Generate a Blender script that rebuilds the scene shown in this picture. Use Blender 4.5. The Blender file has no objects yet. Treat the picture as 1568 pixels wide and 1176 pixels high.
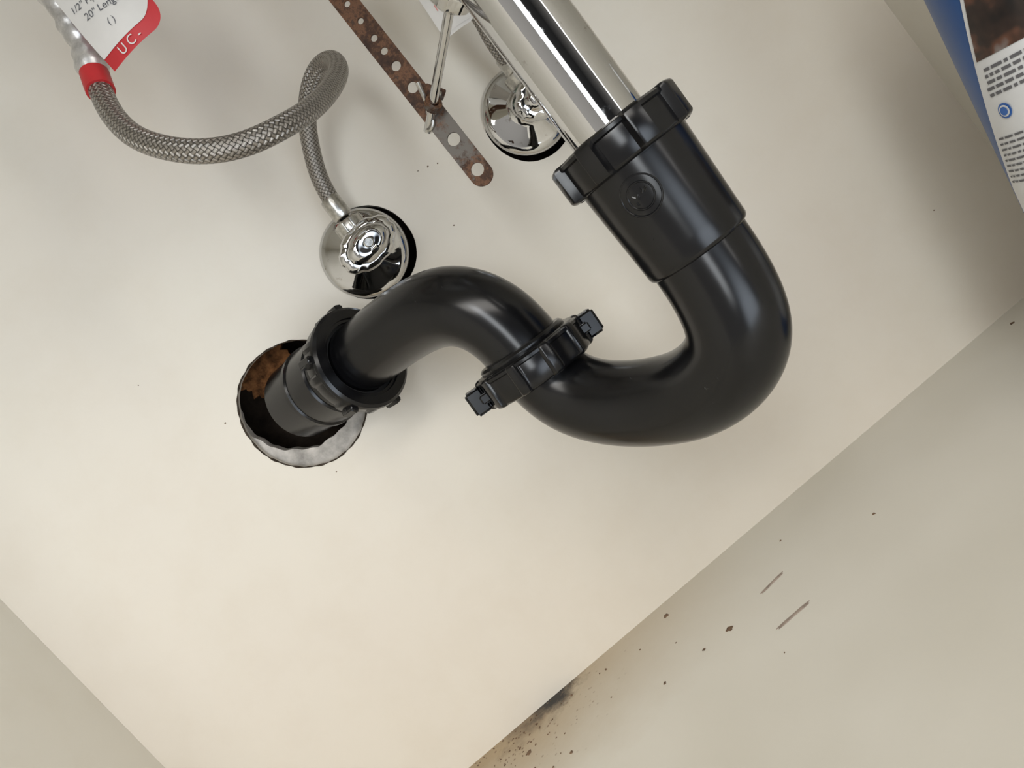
import bpy, bmesh, math, random
from mathutils import Vector, Matrix
random.seed(7)
sc=bpy.context.scene
sc.view_settings.view_transform='Standard'
col=sc.collection
def V(*a): return Vector(a)
def mm(l): return [Vector(p)/1000 for p in l]

# ---------------- materials ----------------
def new_mat(name):
    m=bpy.data.materials.new(name); m.use_nodes=True
    nt=m.node_tree; b=nt.nodes['Principled BSDF']
    return m,nt,b
def N(nt,t,**k):
    n=nt.nodes.new(t)
    for a,v in k.items(): setattr(n,a,v)
    return n
def ramp(nt,stops,interp='LINEAR'):
    r=N(nt,'ShaderNodeValToRGB'); cr=r.color_ramp; cr.interpolation=interp
    while len(cr.elements)<len(stops): cr.elements.new(0.5)
    for e,(p,c) in zip(cr.elements,stops):
        e.position=p; e.color=(c[0],c[1],c[2],1) if len(c)==3 else c
    return r
def noise(nt,scale,detail=4,rough=.55,vec=None):
    n=N(nt,'ShaderNodeTexNoise'); n.inputs['Scale'].default_value=scale
    n.inputs['Detail'].default_value=detail; n.inputs['Roughness'].default_value=rough
    if vec is not None: nt.links.new(vec,n.inputs['Vector'])
    return n
def mix(nt,fac,a,b,mode='MIX'):
    m=N(nt,'ShaderNodeMix',data_type='RGBA',blend_type=mode)
    for i,v in ((0,fac),(6,a),(7,b)):
        if hasattr(v,'is_linked'): nt.links.new(v,m.inputs[i])
        else: m.inputs[i].default_value=v if i==0 else (v[0],v[1],v[2],1)
    return m.outputs[2]
def bump(nt,b,h,strength,dist=.001):
    bp=N(nt,'ShaderNodeBump'); bp.inputs['Strength'].default_value=strength; bp.inputs['Distance'].default_value=dist
    nt.links.new(h,bp.inputs['Height']); nt.links.new(bp.outputs[0],b.inputs['Normal'])
def coord(nt,kind='Object'):
    return N(nt,'ShaderNodeTexCoord').outputs[kind]
def mapn(nt,vec,loc=(0,0,0),scale=(1,1,1),rot=(0,0,0)):
    m=N(nt,'ShaderNodeMapping'); m.inputs['Location'].default_value=loc; m.inputs['Scale'].default_value=scale; m.inputs['Rotation'].default_value=rot
    nt.links.new(vec,m.inputs['Vector']); return m.outputs[0]

def simple(name,c,rough=.5,metal=0,var=.12,scale=60,coat=0,bumps=0,spec=.5):
    m,nt,b=new_mat(name); o=coord(nt)
    n=noise(nt,scale,5,.6,o)
    a=tuple(x*(1-var) for x in c); bb=tuple(min(1,x*(1+var)) for x in c)
    r=ramp(nt,[(.3,a),(.7,bb)]); nt.links.new(n.outputs[0],r.inputs[0])
    nt.links.new(r.outputs[0],b.inputs['Base Color'])
    b.inputs['Roughness'].default_value=rough; b.inputs['Metallic'].default_value=metal
    b.inputs['Coat Weight'].default_value=coat; b.inputs['Specular IOR Level'].default_value=spec
    if bumps: bump(nt,b,n.outputs[0],bumps,.0005)
    return m

# painted wall
def wall_mat(name,c1,c2):
    m,nt,b=new_mat(name); o=coord(nt)
    n=noise(nt,2.6,3,.5,o); r=ramp(nt,[(.35,c1),(.68,c2)]); nt.links.new(n.outputs[0],r.inputs[0])
    n2=noise(nt,20,6,.65,o); r2=ramp(nt,[(.25,(.965,.955,.94)),(.55,(1,1,1))]); nt.links.new(n2.outputs[0],r2.inputs[0])
    c=mix(nt,1.0,r.outputs[0],r2.outputs[0],'MULTIPLY')
    nt.links.new(c,b.inputs['Base Color'])
    b.inputs['Roughness'].default_value=.45
    n3=noise(nt,220,3,.6,o); bump(nt,b,n3.outputs[0],.10,.0005)
    return m
M_wall=wall_mat('cream_painted_panel',(.725,.665,.585),(.75,.705,.615))
M_side=wall_mat('cream_side_panel',(.67,.645,.575),(.71,.685,.62))

# floor with grime
m,nt,b=new_mat('stained_cabinet_floor'); o=coord(nt)
n=noise(nt,4,3,.5,o); r=ramp(nt,[(.35,(.59,.56,.485)),(.65,(.68,.655,.59))]); nt.links.new(n.outputs[0],r.inputs[0])
base=r.outputs[0]
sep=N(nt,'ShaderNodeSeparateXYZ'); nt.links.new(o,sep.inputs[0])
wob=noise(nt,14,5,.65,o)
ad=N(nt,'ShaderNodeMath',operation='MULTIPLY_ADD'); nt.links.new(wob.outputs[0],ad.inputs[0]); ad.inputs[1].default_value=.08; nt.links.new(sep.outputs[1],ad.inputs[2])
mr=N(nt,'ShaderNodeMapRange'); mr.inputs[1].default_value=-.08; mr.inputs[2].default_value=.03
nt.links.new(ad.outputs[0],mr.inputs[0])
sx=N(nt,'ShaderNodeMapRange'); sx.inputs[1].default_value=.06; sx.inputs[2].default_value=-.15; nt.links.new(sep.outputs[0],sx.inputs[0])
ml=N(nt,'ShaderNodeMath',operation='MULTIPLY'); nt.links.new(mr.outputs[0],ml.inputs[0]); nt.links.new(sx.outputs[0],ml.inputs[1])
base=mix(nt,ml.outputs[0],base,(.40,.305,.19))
def spot(nt,o,cx,cy,sxx,syy,wamp,lo,hi,wscale=60):
    w=noise(nt,wscale,6,.7,o)
    mp=mapn(nt,o,loc=(-cx*sxx,-cy*syy,0),scale=(sxx,syy,0))
    ln=N(nt,'ShaderNodeVectorMath',operation='LENGTH'); nt.links.new(mp,ln.inputs[0])
    q=N(nt,'ShaderNodeMath',operation='MULTIPLY_ADD'); nt.links.new(w.outputs[0],q.inputs[0]); q.inputs[1].default_value=wamp; nt.links.new(ln.outputs['Value'],q.inputs[2])
    r=N(nt,'ShaderNodeMapRange'); r.inputs[1].default_value=hi; r.inputs[2].default_value=lo; nt.links.new(q.outputs[0],r.inputs[0])
    return r.outputs[0]
base=mix(nt,spot(nt,o,-.150,0,20,30,1.8,.95,1.9),base,(.13,.09,.055))
base=mix(nt,spot(nt,o,-.134,0,34,40,1.5,1.05,1.7),base,(.013,.010,.009))
v=N(nt,'ShaderNodeTexVoronoi'); v.inputs['Scale'].default_value=190; nt.links.new(o,v.inputs['Vector'])
vr=ramp(nt,[(.12,(1,1,1)),(.26,(0,0,0))]); nt.links.new(v.outputs['Distance'],vr.inputs[0])
gs=spot(nt,o,-.175,-.01,9,11,1.0,.7,1.6,90)
n5=noise(nt,70,2,.5,o); r5=ramp(nt,[(.47,(0,0,0)),(.53,(1,1,1))]); nt.links.new(n5.outputs[0],r5.inputs[0])
m1=N(nt,'ShaderNodeMath',operation='MULTIPLY'); nt.links.new(vr.outputs[0],m1.inputs[0]); nt.links.new(gs,m1.inputs[1])
m2=N(nt,'ShaderNodeMath',operation='MULTIPLY'); nt.links.new(m1.outputs[0],m2.inputs[0]); nt.links.new(r5.outputs[0],m2.inputs[1])
base=mix(nt,m2.outputs[0],base,(.17,.10,.06))
nt.links.new(base,b.inputs['Base Color']); b.inputs['Roughness'].default_value=.5
n6=noise(nt,160,4,.6,o); bump(nt,b,n6.outputs[0],.12,.0006)
M_floor=m

# black ABS
m,nt,b=new_mat('black_abs_plastic'); o=coord(nt)
n=noise(nt,25,6,.7,o); r=ramp(nt,[(.3,(.0025,.0025,.003)),(.75,(.006,.006,.007))]); nt.links.new(n.outputs[0],r.inputs[0])
sc1=noise(nt,1,3,.7,mapn(nt,o,scale=(900,60,300),rot=(.5,.7,.3))); rr=ramp(nt,[(.66,(0,0,0)),(.72,(1,1,1))]); nt.links.new(sc1.outputs[0],rr.inputs[0])
n2=noise(nt,14,3,.6,o); rr2=ramp(nt,[(.54,(0,0,0)),(.68,(.7,.7,.7))]); nt.links.new(n2.outputs[0],rr2.inputs[0])
f=N(nt,'ShaderNodeMath',operation='MULTIPLY'); nt.links.new(rr.outputs[0],f.inputs[0]); nt.links.new(rr2.outputs[0],f.inputs[1])
c=mix(nt,f.outputs[0],r.outputs[0],(.12,.12,.12)); nt.links.new(c,b.inputs['Base Color'])
n3=noise(nt,45,5,.6,o); rq=N(nt,'ShaderNodeMapRange'); rq.inputs[3].default_value=.16; rq.inputs[4].default_value=.26; nt.links.new(n3.outputs[0],rq.inputs[0]); nt.links.new(rq.outputs[0],b.inputs['Roughness'])
b.inputs['Specular IOR Level'].default_value=.45
n4=noise(nt,60,2,.5,o); bump(nt,b,n4.outputs[0],.03,.0005)
M_abs=m

# chrome
m,nt,b=new_mat('polished_chrome'); o=coord(nt)
b.inputs['Metallic'].default_value=1
n=noise(nt,120,6,.7,o); r=ramp(nt,[(.28,(.36,.34,.31)),(.38,(.62,.62,.62))]); nt.links.new(n.outputs[0],r.inputs[0]); nt.links.new(r.outputs[0],b.inputs['Base Color'])
r2=N(nt,'ShaderNodeMapRange'); r2.inputs[1].default_value=.6; r2.inputs[2].default_value=.8; r2.inputs[3].default_value=.04; r2.inputs[4].default_value=.2; nt.links.new(n.outputs[0],r2.inputs[0]); nt.links.new(r2.outputs[0],b.inputs['Roughness'])
M_chrome=m
M_dullchrome=simple('dull_chrome',(.50,.49,.46),.28,1,.3,300,bumps=.3)
M_green=simple('verdigris_corrosion',(.33,.42,.36),.8,0,.4,500,bumps=.6)

# rusty strap
m,nt,b=new_mat('rusty_steel'); o=coord(nt)
n=noise(nt,110,7,.75,o); r=ramp(nt,[(.3,(.018,.009,.006)),(.46,(.055,.025,.013)),(.56,(.15,.07,.035)),(.64,(.05,.025,.015)),(.75,(.12,.10,.08))]); nt.links.new(n.outputs[0],r.inputs[0])
sep=N(nt,'ShaderNodeSeparateXYZ'); nt.links.new(o,sep.inputs[0])
w=noise(nt,160,5,.7,o)
q=N(nt,'ShaderNodeMath',operation='MULTIPLY_ADD'); nt.links.new(w.outputs[0],q.inputs[0]); q.inputs[1].default_value=.08; nt.links.new(sep.outputs[2],q.inputs[2])
mr=N(nt,'ShaderNodeMapRange'); mr.inputs[1].default_value=.410; mr.inputs[2].default_value=.396; nt.links.new(q.outputs[0],mr.inputs[0])
mr2=N(nt,'ShaderNodeMapRange'); mr2.inputs[1].default_value=.371; mr2.inputs[2].default_value=.382; nt.links.new(q.outputs[0],mr2.inputs[0])
ff=N(nt,'ShaderNodeMath',operation='MULTIPLY'); nt.links.new(mr.outputs[0],ff.inputs[0]); nt.links.new(mr2.outputs[0],ff.inputs[1])
c=mix(nt,ff.outputs[0],r.outputs[0],(.15,.135,.12)); nt.links.new(c,b.inputs['Base Color'])
mt=N(nt,'ShaderNodeMapRange'); mt.inputs[3].default_value=.0; mt.inputs[4].default_value=.5; nt.links.new(ff.outputs[0],mt.inputs[0]); nt.links.new(mt.outputs[0],b.inputs['Metallic'])
b.inputs['Roughness'].default_value=.6; b.inputs['Specular IOR Level'].default_value=.3; bump(nt,b,n.outputs[0],.8,.0008)
M_rust=m

# braid  (uv: u=around 0..1, v=length metres)
m,nt,b=new_mat('braided_stainless'); uv=coord(nt,'UV')
sep=N(nt,'ShaderNodeSeparateXYZ'); nt.links.new(uv,sep.inputs[0])
def mth(op,a,bv=None,cv=None):
    k=N(nt,'ShaderNodeMath',operation=op)
    for i,x in enumerate((a,bv,cv)):
        if x is None: continue
        if hasattr(x,'is_linked'): nt.links.new(x,k.inputs[i])
        else: k.inputs[i].default_value=x
    return k.outputs[0]
su=mth('MULTIPLY',sep.outputs[0],12.0)
sv=mth('MULTIPLY',sep.outputs[1],330.0)
A=mth('ADD',su,sv); B=mth('SUBTRACT',su,sv)
ca=mth('FRACT',A); cb=mth('FRACT',B)
fa=mth('FLOOR',A); fb=mth('FLOOR',B)
par=mth('MODULO',mth('ABSOLUTE',mth('ADD',fa,fb)),2.0)
pa=mth('SINE',mth('MULTIPLY',ca,math.pi)); pb=mth('SINE',mth('MULTIPLY',cb,math.pi))
mixh=N(nt,'ShaderNodeMix',data_type='FLOAT'); nt.links.new(par,mixh.inputs[0]); nt.links.new(pa,mixh.inputs[2]); nt.links.new(pb,mixh.inputs[3])
wa=mth('ABSOLUTE',mth('SINE',mth('MULTIPLY',A,math.pi*4))); wb=mth('ABSOLUTE',mth('SINE',mth('MULTIPLY',B,math.pi*4)))
mixw=N(nt,'ShaderNodeMix',data_type='FLOAT'); nt.links.new(par,mixw.inputs[0]); nt.links.new(wa,mixw.inputs[2]); nt.links.new(wb,mixw.inputs[3])
h=mth('MULTIPLY_ADD',mixw.outputs[0],.25,mixh.outputs[0])
r=ramp(nt,[(.1,(.025,.022,.02)),(.55,(.20,.185,.165)),(1,(.45,.42,.385))]); nt.links.new(h,r.inputs[0]); nt.links.new(r.outputs[0],b.inputs['Base Color'])
b.inputs['Metallic'].default_value=.9; b.inputs['Roughness'].default_value=.34
bump(nt,b,h,.9,.0007)
M_braid=m

M_foil=simple('silver_foil_sleeve',(.58,.56,.54),.35,.6,.3,180,bumps=.6)
M_red=simple('red_print',(.50,.02,.025),.45,0,.1)
M_pink=simple('faded_red_print',(.62,.25,.23),.6,0,.2)
M_paper=simple('white_tag_paper',(.68,.65,.61),.5,0,.05,40)
M_ink=simple('grey_ink',(.12,.12,.13),.6,0,.1)
M_gasket=simple('rubber_gasket',(.006,.006,.006),.7,0,.2)
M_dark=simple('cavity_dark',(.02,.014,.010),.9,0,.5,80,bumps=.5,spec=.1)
M_edge=simple('rough_cut_edge',(.05,.038,.028),.9,0,.6,300,bumps=.8,spec=.1)
M_rusty=simple('rusty_brown_wood',(.12,.052,.02),.9,0,.95,130,bumps=.9,spec=.1)
M_gyp=simple('grey_drywall',(.47,.44,.405),.95,0,.4,75,bumps=.4,spec=.05)
M_crumb=simple('dark_grime_crumbs',(.14,.085,.05),.8,0,.5,300)
M_scuff=simple('brown_scuff',(.30,.24,.20),.6,0,.3,200)
M_blue=simple('blue_bottle_plastic',(.008,.070,.25),.4,0,.08,20,coat=.1)
M_cap=simple('white_cap_plastic',(.8,.8,.8),.35,0,.05)
M_label=simple('label_white',(.68,.69,.70),.35,0,.03)
M_logo=simple('label_blue_print',(.03,.12,.40),.35,0,.1)
M_ceramic=simple('sink_enamel',(.75,.74,.70),.15,0,.03,coat=.5)
m,nt,b=new_mat('label_printed_scene'); o=coord(nt)
n=noise(nt,38,3,.6,o); r=ramp(nt,[(.36,(.012,.010,.010)),(.5,(.035,.022,.018)),(.58,(.12,.055,.035)),(.66,(.22,.20,.19)),(.74,(.03,.03,.04))]); nt.links.new(n.outputs[0],r.inputs[0]); nt.links.new(r.outputs[0],b.inputs['Base Color']); b.inputs['Roughness'].default_value=.35
M_pic=m

# ---------------- mesh helpers ----------------
def empty(name,loc=(0,0,0)):
    e=bpy.data.objects.new(name,None); e.empty_display_size=.02; col.objects.link(e); e.location=loc
    return e
def mkobj(name,verts,faces,mat,parent=None,smooth=True,ang=35,uvs=None):
    me=bpy.data.meshes.new(name); me.from_pydata([tuple(v) for v in verts],[],faces); me.update()
    if uvs is not None:
        l=me.uv_layers.new(name='UVMap')
        for p,fu in zip(me.polygons,uvs):
            for li,uvv in zip(p.loop_indices,fu): l.data[li].uv=uvv
    bm=bmesh.new(); bm.from_mesh(me); bmesh.ops.recalc_face_normals(bm,faces=bm.faces); bm.to_mesh(me); bm.free()
    if smooth:
        for p in me.polygons: p.use_smooth=True
        me.set_sharp_from_angle(angle=math.radians(ang))
    o=bpy.data.objects.new(name,me); col.objects.link(o)
    if mat: me.materials.append(mat)
    if parent:
        bpy.context.view_layer.update()
        o.parent=parent; o.matrix_parent_inverse=parent.matrix_world.inverted()
    return o
def frame(d):
    d=d.normalized(); a=V(0,0,1) if abs(d.z)<.9 else V(1,0,0)
    x=a.cross(d).normalized(); y=d.cross(x); return x,y,d
def catmull(P,n=10):
    P=[2*P[0]-P[1]]+P+[2*P[-1]-P[-2]]; out=[]
    for i in range(1,len(P)-2):
        p0,p1,p2,p3=P[i-1:i+3]
        for k in range(n):
            s=k/n
            out.append(.5*((2*p1)+(p2-p0)*s+(2*p0-5*p1+4*p2-p3)*s*s+(3*p1-p0-3*p2+p3)*s**3))
    out.append(P[-2]); return out
def resample(P,step):
    L=[0]
    for a,b in zip(P,P[1:]): L.append(L[-1]+(b-a).length)
    n=max(2,int(L[-1]/step)); out=[]; j=0
    for i in range(n+1):
        s=L[-1]*i/n
        while j<len(L)-2 and L[j+1]<s: j+=1
        f=(s-L[j])/max(1e-9,L[j+1]-L[j]); out.append(P[j].lerp(P[j+1],min(1,f)))
    return out
def smoothpath(P,it):
    for _ in range(it):
        P=[P[0]]+[(P[i-1]+P[i]*2+P[i+1])/4 for i in range(1,len(P)-1)]+[P[-1]]
    return P
def tube(name,P,rad,mat,parent=None,segs=32,inner=None,cap=True):
    T=[(P[min(i+1,len(P)-1)]-P[max(i-1,0)]).normalized() for i in range(len(P))]
    x,y,_=frame(T[0]); verts=[];faces=[];uvs=[]; L=[0]
    for a,b2 in zip(P,P[1:]): L.append(L[-1]+(b2-a).length)
    for i,p in enumerate(P):
        if i:
            q=T[i-1].rotation_difference(T[i]); x=q@x; 
            x=(x-T[i]*x.dot(T[i])).normalized()
        y=T[i].cross(x)
        r=rad(L[i],L[-1]) if callable(rad) else rad
        for k in range(segs):
            a=2*math.pi*k/segs; verts.append(p+(x*math.cos(a)+y*math.sin(a))*r)
    for i in range(len(P)-1):
        for k in range(segs):
            k2=(k+1)%segs
            faces.append((i*segs+k,i*segs+k2,(i+1)*segs+k2,(i+1)*segs+k))
            uvs.append(((k/segs,L[i]),((k+1)/segs,L[i]),((k+1)/segs,L[i+1]),(k/segs,L[i+1])))
    if cap:
        faces.append(tuple(reversed(range(segs)))); uvs.append(tuple((0,0) for _ in range(segs)))
        n0=(len(P)-1)*segs; faces.append(tuple(range(n0,n0+segs))); uvs.append(tuple((0,0) for _ in range(segs)))
    return mkobj(name,verts,faces,mat,parent,uvs=uvs)
def lathe(name,o,d,prof,mat,parent=None,segs=64,mod=None,sx=1,sy=1,xdir=None,close=False):
    x,y,d=frame(d)
    if xdir is not None:
        x=(xdir-d*xdir.dot(d)).normalized(); y=d.cross(x)
    verts=[];faces=[]
    for i,(h,r) in enumerate(prof):
        for k in range(segs):
            a=2*math.pi*k/segs; rr=r*(mod(a,h,r) if mod else 1)
            verts.append(o+d*h+x*(math.cos(a)*rr*sx)+y*(math.sin(a)*rr*sy))
    n=len(prof)
    for i in range(n-1):
        for k in range(segs):
            k2=(k+1)%segs; faces.append((i*segs+k,i*segs+k2,(i+1)*segs+k2,(i+1)*segs+k))
    if close:
        for k in range(segs):
            k2=(k+1)%segs; faces.append(((n-1)*segs+k,(n-1)*segs+k2,k2,k))
    else:
        faces.append(tuple(reversed(range(segs)))); faces.append(tuple(range((n-1)*segs,n*segs)))
    return mkobj(name,verts,faces,mat,parent)
def block(name,c,ax,size,mat,parent=None,bev=.001):
    x,y,z=ax; verts=[]
    for i in (-.5,.5):
        for j in (-.5,.5):
            for k in (-.5,.5): verts.append(c+x*(i*size[0])+y*(j*size[1])+z*(k*size[2]))
    f=[(0,1,3,2),(4,6,7,5),(0,4,5,1),(2,3,7,6),(0,2,6,4),(1,5,7,3)]
    me=bpy.data.meshes.new(name); me.from_pydata([tuple(v) for v in verts],[],f)
    bm=bmesh.new(); bm.from_mesh(me); bmesh.ops.recalc_face_normals(bm,faces=bm.faces)
    if bev: bmesh.ops.bevel(bm,geom=list(bm.edges),offset=bev,segments=3,affect='EDGES')
    bm.to_mesh(me); bm.free()
    for p in me.polygons: p.use_smooth=True
    me.set_sharp_from_angle(angle=math.radians(50))
    o=bpy.data.objects.new(name,me); col.objects.link(o); me.materials.append(mat)
    if parent:
        bpy.context.view_layer.update(); o.parent=parent; o.matrix_parent_inverse=parent.matrix_world.inverted()
    return o
def panel(name,outer,holes,thick,place,mat,parent=None,bev=0):
    """2-D outline with holes -> extruded mesh. place: matrix local(x,y,z)->world"""
    cu=bpy.data.curves.new(name,'CURVE'); cu.dimensions='2D'; cu.fill_mode='BOTH'
    for loop in [outer]+holes:
        s=cu.splines.new('POLY'); s.points.add(len(loop)-1)
        for p,q in zip(s.points,loop): p.co=(q[0]*100,q[1]*100,0,1)
        s.use_cyclic_u=True
    cu.extrude=thick*50; cu.bevel_depth=bev*100
    ob=bpy.data.objects.new(name+'_crv',cu); col.objects.link(ob)
    bpy.context.view_layer.update()
    me=bpy.data.meshes.new_from_object(ob.evaluated_get(bpy.context.evaluated_depsgraph_get()))
    bpy.data.objects.remove(ob); bpy.data.curves.remove(cu)
    me.transform(place@Matrix.Scale(.01,4)); me.name=name; me.materials.clear(); me.materials.append(mat)
    o=bpy.data.objects.new(name,me); col.objects.link(o)
    if parent:
        bpy.context.view_layer.update(); o.parent=parent; o.matrix_parent_inverse=parent.matrix_world.inverted()
    return o
def circ(cx,cy,r,n=48,j=0,seed=0,ex=1,ey=1,hf=.25):
    rnd=random.Random(seed); ph=[rnd.uniform(0,6.28) for _ in range(5)]
    out=[]
    for k in range(n):
        a=2*math.pi*k/n
        rr=r*(1+j*(math.sin(3*a+ph[0])+.6*math.sin(5*a+ph[1])+hf*math.sin(11*a+ph[2])+hf*.8*math.sin(23*a+ph[3])))
        out.append((cx+rr*math.cos(a)*ex,cy+rr*math.sin(a)*ey))
    return out
def wallmat(y): return Matrix(((1,0,0,0),(0,0,-1,y),(0,1,0,0),(0,0,0,1)))

# ---------------- room shell ----------------
XL,XR,YF,ZT=-.394,.402,-.62,.80
panel('wall_back',[(XL-.018,-.02),(XR+.018,-.02),(XR+.018,ZT),(XL-.018,ZT)],
      [circ(-.1290,.3005,.0478,160,.006,3,hf=.35),circ(-.0175,.3535,.0345,64,.006,5),circ(.1385,.3555,.0340,64,.006,8)],
      .006,wallmat(.003),M_wall)
def slab(name,x0,x1,y0,y1,z0,z1,mat,bev=0):
    return block(name,V((x0+x1)/2,(y0+y1)/2,(z0+z1)/2),(V(1,0,0),V(0,1,0),V(0,0,1)),(x1-x0,y1-y0,z1-z0),mat,None,bev)
slab('floor',XL-.018,XR+.018,YF,0,-.018,0,M_floor)
slab('wall_left',XL-.018,XL,YF,0,0,ZT,M_side)
slab('wall_right',XR,XR+.018,YF,0,0,ZT,M_side)
slab('countertop_occluder',XL-.018,XR+.018,YF,.006,ZT,ZT+.03,M_side)  # unseen countertop slab, added to shade the upper back wall
slab('front_rail_occluder',XL-.018,XR+.018,YF-.02,YF,.66,ZT+.03,M_side,.002)  # unseen rail behind the camera, added to block light from above
cav=empty('wall_cavity',(-.129,.03,.30))
panel('drywall_layer',[(XL,-.02),(XR,-.02),(XR,ZT),(XL,ZT)],[circ(-.1275,.3145,.0475,160,.018,12,hf=.7),circ(-.0175,.3535,.036,48),circ(.1385,.3555,.036,48)],.010,wallmat(.0115),M_gyp,cav)
panel('cavity_back_dark',[(XL,-.02),(XR,-.02),(XR,ZT),(XL,ZT)],[],.01,wallmat(.06),M_dark,cav)  # back plane of the cavity; its darkness is put into the near-black colour
panel('rusty_backing',circ(-.140,.343,.023,80,.12,21,hf=.7),[],.006,wallmat(.024),M_rusty,cav)
rim=circ(-.1290,.3005,.0478,160,.006,3,hf=.35)
P=[V(x,-.0001,z) for x,z in rim]; P.append(P[0])
tube('sawn_rim',P,lambda s,L:.0006+.0004*math.sin(s*160)*math.sin(s*530),M_edge,cav,6,cap=False)

# ---------------- P-trap ----------------
trap=empty('sink_p_trap',(.06,-.17,.22))
ubp=mm([(107.2,-218.4,236),(106.6,-218.6,224.8),(105.6,-219.4,212.4),(103.4,-219.8,199.1),(100.1,-219.2,186.3),(94,-214.3,175.2),(82.5,-202.1,166.8),(68.3,-184.3,164),(53.7,-165.8,168.3),(40.8,-150.9,175.9),(30.1,-138.9,185.8),(22.8,-130.7,197.7),(19.6,-126,210.7),(18.8,-125.5,224)])
ubp=smoothpath(resample(catmull(ubp,8),.0025),14)
tube('trap_bend',ubp,.0242,M_abs,trap,64)
ax=V(.0036,-.0008,.056+.05).normalized()
hb=V(.1068,-.2184,.2235)
lathe('trap_hub',hb,ax,[(-.0005,.0243),(0,.0252),(.0008,.0260),(.0020,.0264),(.010,.0266),(.03,.0273),(.0495,.0280),(.050,.0280),(.062,.0280),(.062,.0195),(.0,.0195)],M_abs,trap,close=True)
def ribs(n,w,depth,ph=0):
    def f(a,h,r):
        s=((a+ph)/(2*math.pi)*n)%1
        s=abs(s-.5)*2
        k=max(0,min(1,(w-s)/.12))
        return 1+depth*k
    return f
def nut(name,o,d,r,hgt,parent,n=8,depth=.09,inner=.0245,ph=0,w=.45,flange=True,xdir=None):
    p=[(0,inner),(0,r-.002),(.0008,r-.0006),(.0018,r),(hgt-.002,r),(hgt-.0008,r-.0006),(hgt,r-.002),(hgt,inner)]
    rb=ribs(n,w,depth,ph)
    def mod(a,h,rr): return rb(a,h,rr) if rr>inner+.001 else 1
    ob=lathe(name,o,d,p,M_abs,parent,240,mod,close=True,xdir=xdir)
    if flange:
        lathe(name+'_flange',o+d*(hgt*.80),d,[(0,inner),(0,r),(.0008,r+.0012),(.0024,r+.0012),(.0032,r),(.0032,inner)],M_abs,parent,96,close=True)
    return ob
nutb=hb+ax*.0505
nut('slip_nut',nutb,ax,.0305,.0185,trap,8,.13,.0195,.35,.42)
toCam=(V(0,-.56,.266)-hb); toCam=(toCam-ax*toCam.dot(ax)).normalized()
side=ax.cross(toCam).normalized()
def hubpt(h,ang,r): return hb+ax*h+(toCam*math.cos(ang)+side*math.sin(ang))*r
cen_ang=-.22
for rr,nm in ((.0092,'badge_ring'),(.0060,'badge_inner_ring')):
    P=[hubpt(.0365+rr*math.sin(t),cen_ang+rr*math.cos(t)/.0275,.0275) for t in [2*math.pi*k/48 for k in range(49)]]
    tube(nm,P,.0005,M_abs,trap,8,cap=False)
for i in range(9):
    t0=random.uniform(0,6.28); q=random.uniform(.001,.0045)
    p0=(.0365+q*math.sin(t0),cen_ang+q*math.cos(t0)/.0275)
    P=[hubpt(p0[0]+k*.0006*math.sin(t0*2),p0[1]+k*.0006*math.cos(t0*2)/.0275,.0275) for k in range(4)]
    tube('badge_mark_%d'%i,P,.0005,M_abs,trap,6)
uax=V(.09,0,1).normalized(); uo=V(.0172,-.1262,.2145)
nut('union_nut',uo,uax,.0345,.0195,trap,10,.06,.0242,.1,.35)
ux=V(1,0,-.09).normalized(); uy=uax.cross(ux)
for sg in (1,-1):
    c=uo+uax*.0097+ux*(sg*.0400)
    block('union_lug_%s'%('a' if sg>0 else 'b'),c,(ux,uy,uax),(.0105,.0130,.0155),M_abs,trap,.0015)
    block('union_lug_web_%s'%('a' if sg>0 else 'b'),uo+uax*.0095+ux*(sg*.0345),(ux,uy,uax),(.008,.018,.006),M_abs,trap,.001)
arm=mm([(18.8,-125.5,228),(18.8,-125.2,240),(17.6,-124.2,254),(12.0,-120.6,269.5),(.8,-111.8,282.5),(-17,-95,290),(-38,-76,293.5),(-67,-52,296),(-84,-36.2,299)])
arm=smoothpath(resample(catmull(arm,8),.0025),12)
tube('trap_arm',arm,.0240,M_abs,trap,64)
lathe('trap_arm_collar',V(.0180,-.1254,.2325),uax,[(0,.0238),(0,.0285),(.0015,.0290),(.0035,.0290),(.0050,.0275),(.0055,.0238)],M_abs,trap,close=True)
aax=V(-.077,.072,.010).normalized(); ao=V(-.0655,-.0555,.2955)
nut('adapter_nut',ao,aax,.0345,.0165,trap,9,.055,.0262,.2,.30,flange=False)
lathe('adapter_nut_rim',ao,aax,[(-.0015,.0285),(-.0015,.0345),(0,.0365),(.0022,.0370),(.004,.0360),(.004,.0285)],M_abs,trap,close=True)
lathe('adapter_gasket',ao+aax*.003,aax,[(0,.0238),(0,.0290),(.004,.0290),(.004,.0238)],M_gasket,trap,close=True)
lathe('wall_adapter',ao+aax*.012,aax,[(0,.0242),(0,.0300),(.012,.0300),(.013,.0285),(.016,.0285),(.017,.0300),(.040,.0300),(.041,.0312),(.0445,.0312),(.0455,.0295),(.075,.0290),(.075,.0242)],M_abs,trap,close=True)
ax1,ay1,_=frame(aax)
for i,a in enumerate((.5,1.9,3.3,4.6,5.6)):
    dr=ax1*math.cos(a)+ay1*math.sin(a); tg=aax.cross(dr)
    block('adapter_nut_lug_%d'%i,ao+aax*.008+dr*.0365,(dr,tg,aax),(.007,.006,.013),M_abs,trap,.001)

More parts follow.
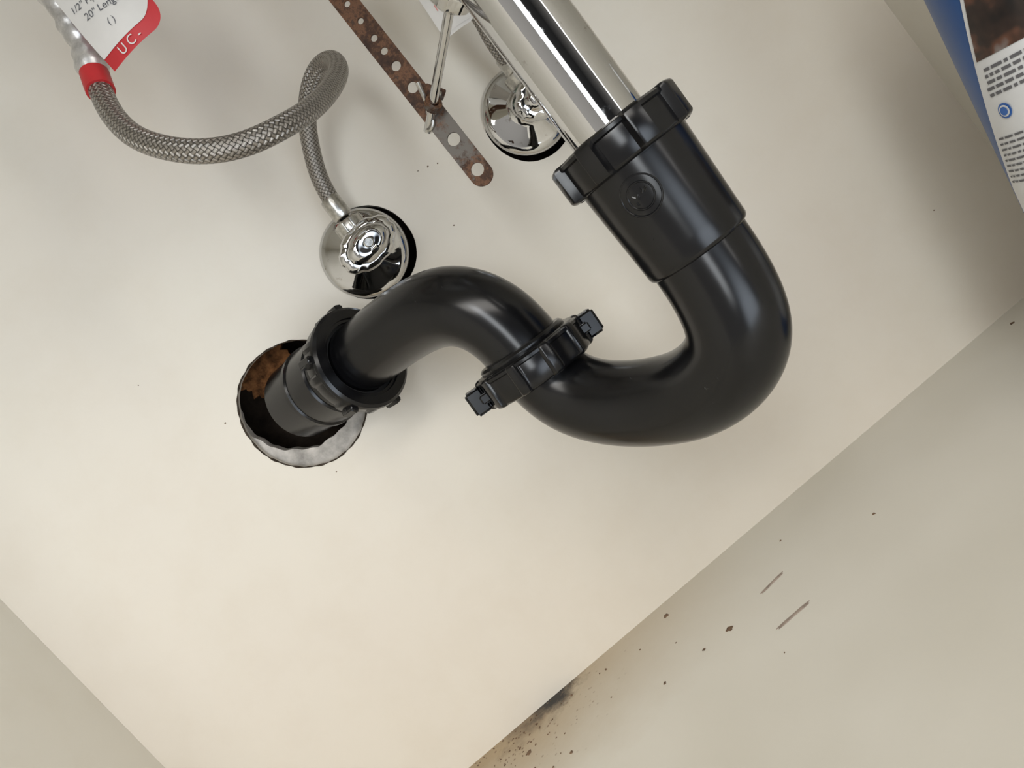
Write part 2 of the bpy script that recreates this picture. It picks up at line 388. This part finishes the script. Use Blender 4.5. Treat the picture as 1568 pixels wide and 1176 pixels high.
# ---------------- chrome tailpiece ----------------
tp=empty('chrome_drain_tailpiece',(.115,-.219,.40))
t0=hb+ax*.03; top=t0+ax*(.585-t0.z)/ax.z
lathe('tailpiece_tube',t0,ax,[(0,.0190),((top-t0).length,.0190),((top-t0).length,.0178),(0,.0178)],M_chrome,tp,96,close=True)
def axp(z): return t0+ax*((z-t0.z)/ax.z)
jd=(V(.094,-.186,.387)-V(.1152,-.219,.392)).normalized()
jc=axp(.394)
lathe('pivot_port',jc,jd,[(.012,.0095),(.024,.0095),(.024,.004),(.012,.004)],M_chrome,tp,48,close=True)
lathe('pivot_nut',jc+jd*.021,jd,[(0,.0125),(.001,.0132),(.007,.0132),(.010,.0105),(.0125,.0075),(.0125,.002),(0,.002)],M_chrome,tp,96,ribs(8,.6,.05),close=True)
lathe('tailpiece_coupling',axp(.425),ax,[(0,.0192),(0,.0225),(.002,.0235),(.016,.0235),(.018,.0225),(.018,.0192)],M_chrome,tp,96,ribs(6,.6,.05),close=True)
lathe('drain_body',axp(.565),ax,[(0,.0185),(0,.022),(.012,.030),(.030,.033),(.032,.02)],M_chrome,tp,64,close=True)
lathe('sink_basin',V(.105,-.219,.6135),V(0,0,1),[(.0,.030),(.002,.07),(.02,.11),(.07,.145),(.16,.155),(.16,.165),(.06,.158),(.008,.118),(-.010,.075),(-.012,.03)],M_ceramic,None,96,close=True,sx=1.0,sy=.9,xdir=V(1,0,0))

# pivot rod, strap, clip
lift=empty('popup_lift_linkage',(.065,-.135,.40))
rod=[jc+jd*.030,V(.0945,-.186,.388),V(.0645,-.1445,.3685),V(.0560,-.1330,.363)]
tube('pivot_rod',resample(rod,.002),.0025,M_chrome,lift,24)
def strapmat():
    xa=V(.98,-.18,0.02).normalized(); za=V(.035,.09,1).normalized(); xa=(xa-za*xa.dot(za)).normalized(); ya=za.cross(xa)
    o=V(.0632,-.1395,.349)
    m=Matrix((( xa.x,za.x,-ya.x,o.x),(xa.y,za.y,-ya.y,o.y),(xa.z,za.z,-ya.z,o.z),(0,0,0,1)))
    return m,xa,za,ya,o
SM,xa,za,ya,so=strapmat()
hw=.0065
outl=[]
for k in range(17):
    a=math.pi+math.pi*k/16; outl.append((hw*math.cos(a),-.0245+hw*math.sin(a)))
outl+=[(hw,.20),(-hw,.20)]
hs=[(-.0212,.0039),(0,.0039),(.0200,.0036),(.0365,.0034),(.0515,.0030),(.0620,.0023),(.0710,.0022),(.083,.002),(.095,.002),(.107,.002),(.119,.002)]
panel('perforated_strap',outl,[circ(0,z,r_,28) for z,r_ in hs],.0013,SM,M_rust,lift,.0002)
def sp(x,z,y): return so+xa*x+za*z+ya*y
pth=[sp(.004,.033,-.011),sp(.0005,.022,-.0045),sp(-.003,.0145,-.0018),sp(-.006,.0125,-.001),sp(-.0078,.0135,.0005),sp(-.006,.0165,.004),sp(.0,.022,.007),sp(.007,.028,.007),sp(.0105,.0275,.003),sp(.0105,.024,-.001),sp(.008,.022,-.003)]
tube('spring_clip',resample(catmull(pth,8),.001),.0013,M_dullchrome,lift,12)
block('clip_tab',sp(.0078,.026,-.002),((xa*.8+za*.5).normalized(),(za*.8-xa*.5).normalized(),ya),(.006,.012,.0012),M_rust,lift,.0004)
lathe('rod_friction_clip',V(.0655,-.1458,.3691),jd,[(-.002,.0026),(-.002,.0048),(.002,.0048),(.002,.0026)],M_rust,lift,32,close=True)

# ---------------- shutoff valves ----------------
def valve(name,ex,ez,hx,hz,up):
    e=empty(name,(ex,-.02,ez))
    d=V(0,-1,0)
    lathe('escutcheon',V(ex,-.0004,ez),d,[(0,.0325),(.0012,.0330),(.0030,.0322),(.0050,.0300),(.0062,.0270),(.0066,.0255),(.0085,.0215),(.0108,.0150),(.0125,.0118),(.0150,.0105),(.0150,.007),(0,.007)],M_chrome,e,96,close=True)
    hc=V(hx,-.050,hz); b0=V(ex,0,ez); dd=(hc-b0).normalized()
    lathe('valve_body',b0+dd*.004,dd,[(0,.0078),(.012,.0078),(.0125,.0105),(.018,.0105),(.020,.0125),(.026,.0135),(.033,.0125),(.036,.0095),(.044,.0085)],M_chrome,e,64)
    oc=b0+dd*.030
    lathe('outlet',oc,up,[(0,.0075),(.013,.0075),(.0135,.0098),(.0145,.0102),(.0215,.0102),(.0225,.0095),(.0225,.004)],M_dullchrome,e,96,ribs(6,.6,.07))
    lathe('corrosion',oc,up,[(.0085,.0079),(.0105,.0086),(.013,.0082)],M_green,e,48,lambda a,h,r:1+.08*math.sin(7*a)+.05*math.sin(13*a))
    def sc(a,h,r): return 1-.05*max(0,math.cos(8*a))*(1 if r>.014 else 0)
    lathe('oval_handle',b0+dd*.040,dd,[(0,.0070),(.0005,.0170),(.0015,.0196),(.0040,.0205),(.0065,.0203),(.0085,.0190),(.0095,.0165),(.0097,.0150),(.0115,.0140),(.0135,.0125),(.0150,.0100),(.0156,.0070),(.0150,.0050),(.0152,.0035)],M_chrome,e,128,sc,sx=1.16,sy=.76,xdir=V(.98,0,.12))
    lathe('handle_screw',b0+dd*.0545,dd,[(0,.0036),(.0014,.0036),(.0020,.0028)],M_dullchrome,e,32)
    return oc
up1=V(.05,.02,1).normalized()
oc1=valve('shutoff_valve',-.0205,.3555,-.0125,.3510,up1)
up2=V(.02,-.02,1).normalized()
oc2=valve('shutoff_valve.001',.1385,.3590,.1455,.3530,up2)

# ---------------- hoses ----------------
h1=empty('braided_supply_hose',(-.02,-.12,.45))
start=oc1+up1*.036
hp=mm([(-53,-136,592),(-51,-134,560),(-56,-133,520),(-61.5,-135,504),(-66,-142,487),(-68,-153,468),(-65,-165,448),(-56,-175,430),(-42,-181,414),(-25,-179,405),(-5,-169,403),(15,-144,409),(33,-113,422),(44,-88,436),(46,-68,450),(37,-54,457),(23,-44,453),(9,-37,441),(-2,-32,425),(-10,-29.5,408)])+[start]
hp=smoothpath(resample(catmull(hp,10),.0015),20)
tube('hose',hp,.0061,M_braid,h1,40)
lathe('crimp_ferrule',start+up1*.006,-up1,[(0,.0062),(0,.0068),(.0012,.0072),(.0150,.0072),(.0165,.0064),(.0165,.004)],M_dullchrome,h1,48,close=True)
zcut=[p for p in hp if p.z>.486]
zs=[p for p in zcut if p.z>.497]; zr=[p for p in zcut if p.z<=.499]
tube('foil_sleeve',zs,lambda s,L:.0078+.0006*math.sin(s*300)+.0004*math.sin(s*700),M_foil,h1,32)
tube('red_band',zr,.0074,M_red,h1,32)
def grid_sheet(name,fn,nu,nv,mat,parent):
    vs=[fn(i/nu,j/nv) for i in range(nu+1) for j in range(nv+1)]
    fs=[(i*(nv+1)+j,(i+1)*(nv+1)+j,(i+1)*(nv+1)+j+1,i*(nv+1)+j+1) for i in range(nu) for j in range(nv)]
    return mkobj(name,vs,fs,mat,parent,ang=60)
def tag(parent,o,w,hh,xdir,zdir,lines,bmat,bw):
    xdir=xdir.normalized(); zdir=(zdir-xdir*zdir.dot(xdir)).normalized(); nrm=xdir.cross(zdir)
    def surf(x,z,off=0): return o+xdir*x+zdir*z+nrm*(off+.003*math.sin(x/w*3.0)+.0015*math.sin(z*90))
    if nrm.y>0: sgn=-1
    else: sgn=1
    def cornered(u,v,off):
        x=u*w; z=v*hh; R=.010
        if x>w-R and z<R:
            dx,dz=x-(w-R),z-R; m_=max(abs(dx),abs(dz)); l=math.hypot(dx,dz)
            if l>1e-9: x,z=w-R+dx/l*m_,R+dz/l*m_
        return surf(x,z,off*sgn)
    grid_sheet('tag_border',lambda u,v:cornered(u,v,0),30,30,bmat,parent)
    grid_sheet('tag_paper',lambda u,v:surf(u*(w-.0018),bw+v*(hh-bw)+.010*max(0,u-.75)**2*16*(1-v)*.6,.0004*sgn),30,30,M_paper,parent)
    for i,(txt,x,z,size,mt) in enumerate(lines):
        cu=bpy.data.curves.new('t','FONT'); cu.body=txt; cu.size=size; cu.align_x='LEFT'
        ob=bpy.data.objects.new('t',cu); col.objects.link(ob); bpy.context.view_layer.update()
        me=bpy.data.meshes.new_from_object(ob.evaluated_get(bpy.context.evaluated_depsgraph_get()))
        bpy.data.objects.remove(ob); bpy.data.curves.remove(cu)
        ca_,sa_=math.cos(.2),math.sin(.2)
        for v_ in me.vertices:
            v_.co=surf(x+v_.co.x*ca_+v_.co.y*sa_,z-v_.co.x*sa_+v_.co.y*ca_+.12*.02,.0008*sgn) if mt is M_ink else surf(x+v_.co.x,z+v_.co.y,.0008*sgn)
        me.materials.clear(); me.materials.append(mt); me.name='tag_text'
        to=bpy.data.objects.new('tag_text_%d'%i,me); col.objects.link(to)
        bpy.context.view_layer.update(); to.parent=parent; to.matrix_parent_inverse=parent.matrix_world.inverted()
tag(h1,V(-.0535,-.1435,.4885),.0405,.075,V(.97,-.10,.00),V(.22,.0,1),
    [('U C -',.0095,.0013,.0068,M_paper),('20" Length',.0070,.0235,.0055,M_ink),('1/2" Pipe Soft',.003,.0315,.0052,M_ink),('3/8" Comp.',.005,.040,.0055,M_ink),('Faucet',.008,.049,.0055,M_ink),('( )',.015,.0135,.0050,M_ink)],M_red,.0072)

h2=empty('braided_supply_hose.001',(.14,-.05,.45))
st2=oc2+up2*.030
hp2=[st2]+mm([(141,-42,402),(142,-50,414),(140,-60,430),(140,-78,455),(142,-110,500),(142,-140,550),(142,-150,592)])
hp2=smoothpath(resample(catmull(hp2,10),.0015),20)
tube('hose',hp2,.0061,M_braid,h2,40)
lathe('crimp_ferrule',st2-up2*.009,up2,[(0,.004),(0,.0068),(.0012,.0072),(.0150,.0072),(.0165,.0064)],M_dullchrome,h2,48)
tag(h2,V(.110,-.068,.414),.028,.060,V(.98,0,-.10),V(.15,0,1),[('20" L',.005,.006,.006,M_pink),('Pipe',.005,.016,.006,M_pink)],M_paper,.002)
for nm,pp,par_ in (('coupling_nut',hp[0],h1),('coupling_nut',hp2[-1],h2)):
    lathe(nm,pp-V(0,0,.016),V(0,0,1),[(0,.007),(.001,.0105),(.014,.0105),(.0155,.009),(.0155,.005)],M_dullchrome,par_,60,ribs(6,.6,.07))

# ---------------- bottle ----------------
bt=empty('cleaner_bottle',(.294,-.1985,0))
tilt=math.radians(11); bd=V(math.sin(tilt),0,math.cos(tilt)); bx=V(math.cos(tilt),0,-math.sin(tilt)); by=V(0,1,0)
bo=V(.294,-.1985,.0098)
R=.050
lathe('bottle_body',bo,bd,[(0,.040),(.0005,.045),(.004,.049),(.010,.050),(.245,.050),(.262,.047),(.280,.038),(.292,.026),(.298,.018),(.305,.016)],M_blue,bt,96,xdir=bx)
lathe('bottle_cap',bo+bd*.303,bd,[(0,.017),(.001,.0185),(.024,.0180),(.026,.016)],M_cap,bt,96,ribs(24,.5,.03),xdir=bx)
def cyl(th,h,off=.0): 
    a=math.radians(th); return bo+bd*h+(bx*math.cos(a)+by*math.sin(a))*(R+off)
def patch(name,tf0,tf1,h0,h1,off,mat,nu=24,nv=20):
    return grid_sheet(name,lambda u,v:cyl(tf0(h0+v*(h1-h0))*(1-u)+tf1(h0+v*(h1-h0))*u,h0+v*(h1-h0),off),nu,nv,mat,bt)
left=lambda h:138+14+max(0,(h-.115))/.11*36
right=lambda h:318-(left(h)-138)
patch('label',left,right,.05,.240,.0004,M_label)
patch('label_picture',lambda h:left(h)+3,lambda h:right(h)-3,.186,.238,.0008,M_pic)
k=0
def tx(a0,a1,h,ht,mt=M_ink):
    global k
    patch('label_text_%d'%k,lambda h_:a0,lambda h_:a1,h,h+ht,.0008,mt,3,1); k+=1
for row in range(5):
    h=.180-row*.0032; th=left(h)+6+random.uniform(0,2)
    while th<250:
        w=random.uniform(2,7); tx(th,th+w,h,.0016); th+=w+1.3
for row in range(9):
    h=.145-row*.003; th=left(h)+5
    while th<235:
        w=random.uniform(2,7); tx(th,th+w,h,.0011); th+=w+1.5
def disc(name,th,h,r,off,mat):
    vs=[cyl(th,h,off)]+[cyl(th+math.degrees(r*math.cos(a)/R),h+r*math.sin(a),off) for a in [2*math.pi*i/32 for i in range(32)]]
    return mkobj(name,vs,[(0,1+i,1+(i+1)%32) for i in range(32)],mat,bt)
disc('label_seal',182,.1585,.0040,.0009,M_logo); disc('label_seal_ring',182,.1585,.0030,.0012,M_label); disc('label_seal_core',182,.1585,.0022,.0015,M_logo)

# ---------------- debris ----------------
bm=bmesh.new()
def crumb(x,y,r,el=1,ang=0,z=0):
    res=bmesh.ops.create_icosphere(bm,subdivisions=3,radius=1)
    for v_ in res['verts']:
        n_=1+.18*math.sin(v_.co.x*4+x*900)+.15*math.sin(v_.co.y*5+y*700)
        p=Vector((v_.co.x*r*el*n_,v_.co.y*r*n_,v_.co.z*min(r*.5,.0006)))
        p=Matrix.Rotation(ang,3,'Z')@p
        v_.co=p+Vector((x,y,z+.0001))
for x,y,r in [(-.0247,-.0196,.0020),(.005,-.0916,.0023),(-.017,-.0909,.0011),(-.0513,-.091,.0010),(-.1648,-.0442,.0024),(-.1312,-.0814,.0013),(.0753,-.0453,.0007),(.1261,-.0985,.0010),(.3205,-.0208,.0014),(-.0856,-.0228,.0009),(-.0553,-.0338,.0007),(-.119,-.019,.0009),(-.154,-.018,.001),(-.172,-.03,.0011),(-.187,-.035,.0009),(-.03,-.06,.0005),(.02,-.15,.0005),(-.09,-.06,.0006)]:
    crumb(x,y,r,random.uniform(1,1.3),random.uniform(0,3))
for i in range(75):
    x=random.gauss(-.175,.032); y=-abs(random.gauss(0,.03))-.002
    crumb(x,y,random.uniform(.0002,.0008),random.uniform(1,1.6),random.uniform(0,3))
for f_ in bm.faces: f_.smooth=True
me=bpy.data.meshes.new('debris_crumbs'); bm.to_mesh(me); bm.free(); me.materials.append(M_crumb)
o=bpy.data.objects.new('debris_crumbs',me); col.objects.link(o)
bm=bmesh.new()
crumb((.0395+.0554)/2,-.0822,.0013,7.5,.15); crumb((.0294+.0509)/2,-.1272,.0015,8,.02)
me=bpy.data.meshes.new('floor_scuffs'); bm.to_mesh(me); bm.free(); me.materials.append(M_scuff)
o=bpy.data.objects.new('floor_scuffs',me); col.objects.link(o)
bm=bmesh.new()
for x,z,r in [(.0435,.3289,.0005),(.0488,.3759,.0004),(.0565,.3738,.0006),(.0636,.371,.0005),(-.1819,.3267,.0006),(-.1442,.2457,.0005),(-.2107,.3884,.0004),(.3369,.1006,.0005),(.0588,.4742,.0012)]:
    res=bmesh.ops.create_icosphere(bm,subdivisions=2,radius=1)
    for v_ in res['verts']:
        v_.co=Vector((x+v_.co.x*r*1.2,-.0001+v_.co.y*.0003,z+v_.co.z*r))
me=bpy.data.meshes.new('wall_specks'); bm.to_mesh(me); bm.free(); me.materials.append(M_crumb)
o=bpy.data.objects.new('wall_specks',me); col.objects.link(o)

# ---------------- lights / world ----------------
def area(name,loc,target,sx,sy,power,c):
    l=bpy.data.lights.new(name,'AREA'); l.shape='RECTANGLE'; l.size=sx; l.size_y=sy; l.energy=power; l.color=c
    o=bpy.data.objects.new(name,l); col.objects.link(o); o.location=loc
    o.rotation_euler=(Vector(target)-Vector(loc)).to_track_quat('-Z','Y').to_euler(); return o
area('room_window_light',(-.36,-2.2,.75),(0,0,.2),.42,1.4,15,(.92,.97,1))
area('room_soft_fill',(.0,-1.9,1.55),(0,0,.12),2.0,1.0,33,(1,.96,.90))  # broad soft fill added high in front to brighten the cabinet
area('room_right_key_light',(2.25,-2.2,.60),(-.3,-.3,.2),1.3,1.5,50,(1,.98,.95))  # key light at the right front, out of view, reaching the left wall
w=bpy.data.worlds.new('room_ambient'); sc.world=w; w.use_nodes=True; nt=w.node_tree
bg=nt.nodes['Background']; tc=N(nt,'ShaderNodeTexCoord'); sep=N(nt,'ShaderNodeSeparateXYZ'); nt.links.new(tc.outputs['Generated'],sep.inputs[0])
r=ramp(nt,[(.0,(.50,.48,.45)),(.30,(.38,.365,.34)),(.42,(.24,.23,.215)),(.46,(.03,.03,.03)),(.60,(.02,.02,.02)),(.70,(.08,.077,.073)),(.85,(.25,.24,.225)),(1,(.4,.375,.34))])
mr=N(nt,'ShaderNodeMapRange'); mr.inputs[1].default_value=-1; mr.inputs[2].default_value=1; nt.links.new(sep.outputs[0],mr.inputs[0]); nt.links.new(mr.outputs[0],r.inputs[0])
def lobe(d,inner,outer):
    vm=N(nt,'ShaderNodeVectorMath',operation='DOT_PRODUCT'); nt.links.new(tc.outputs['Generated'],vm.inputs[0]); vm.inputs[1].default_value=Vector(d).normalized()
    q=N(nt,'ShaderNodeMapRange',interpolation_type='SMOOTHSTEP'); q.inputs[1].default_value=math.cos(math.radians(outer)); q.inputs[2].default_value=math.cos(math.radians(inner)); nt.links.new(vm.outputs['Value'],q.inputs[0]); return q.outputs[0]
c1=mix(nt,lobe((.22,-1,-.38),8,22),r.outputs[0],(3.6,4.0,4.5))
nt.links.new(c1,bg.inputs[0]); bg.inputs[1].default_value=1.0

# ---------------- camera ----------------
cd=bpy.data.cameras.new('camera'); cam=bpy.data.objects.new('camera',cd); col.objects.link(cam)
cd.sensor_width=36; cd.lens=36*1132/1568; cd.clip_start=.01
X=(.762668,-.064239,-.643592); Y=(.64679,.075748,.758897); Z=(0,-.995056,.09932)
cam.matrix_world=Matrix(((X[0],Y[0],Z[0],0),(X[1],Y[1],Z[1],-.56),(X[2],Y[2],Z[2],.266),(0,0,0,1)))
sc.camera=cam
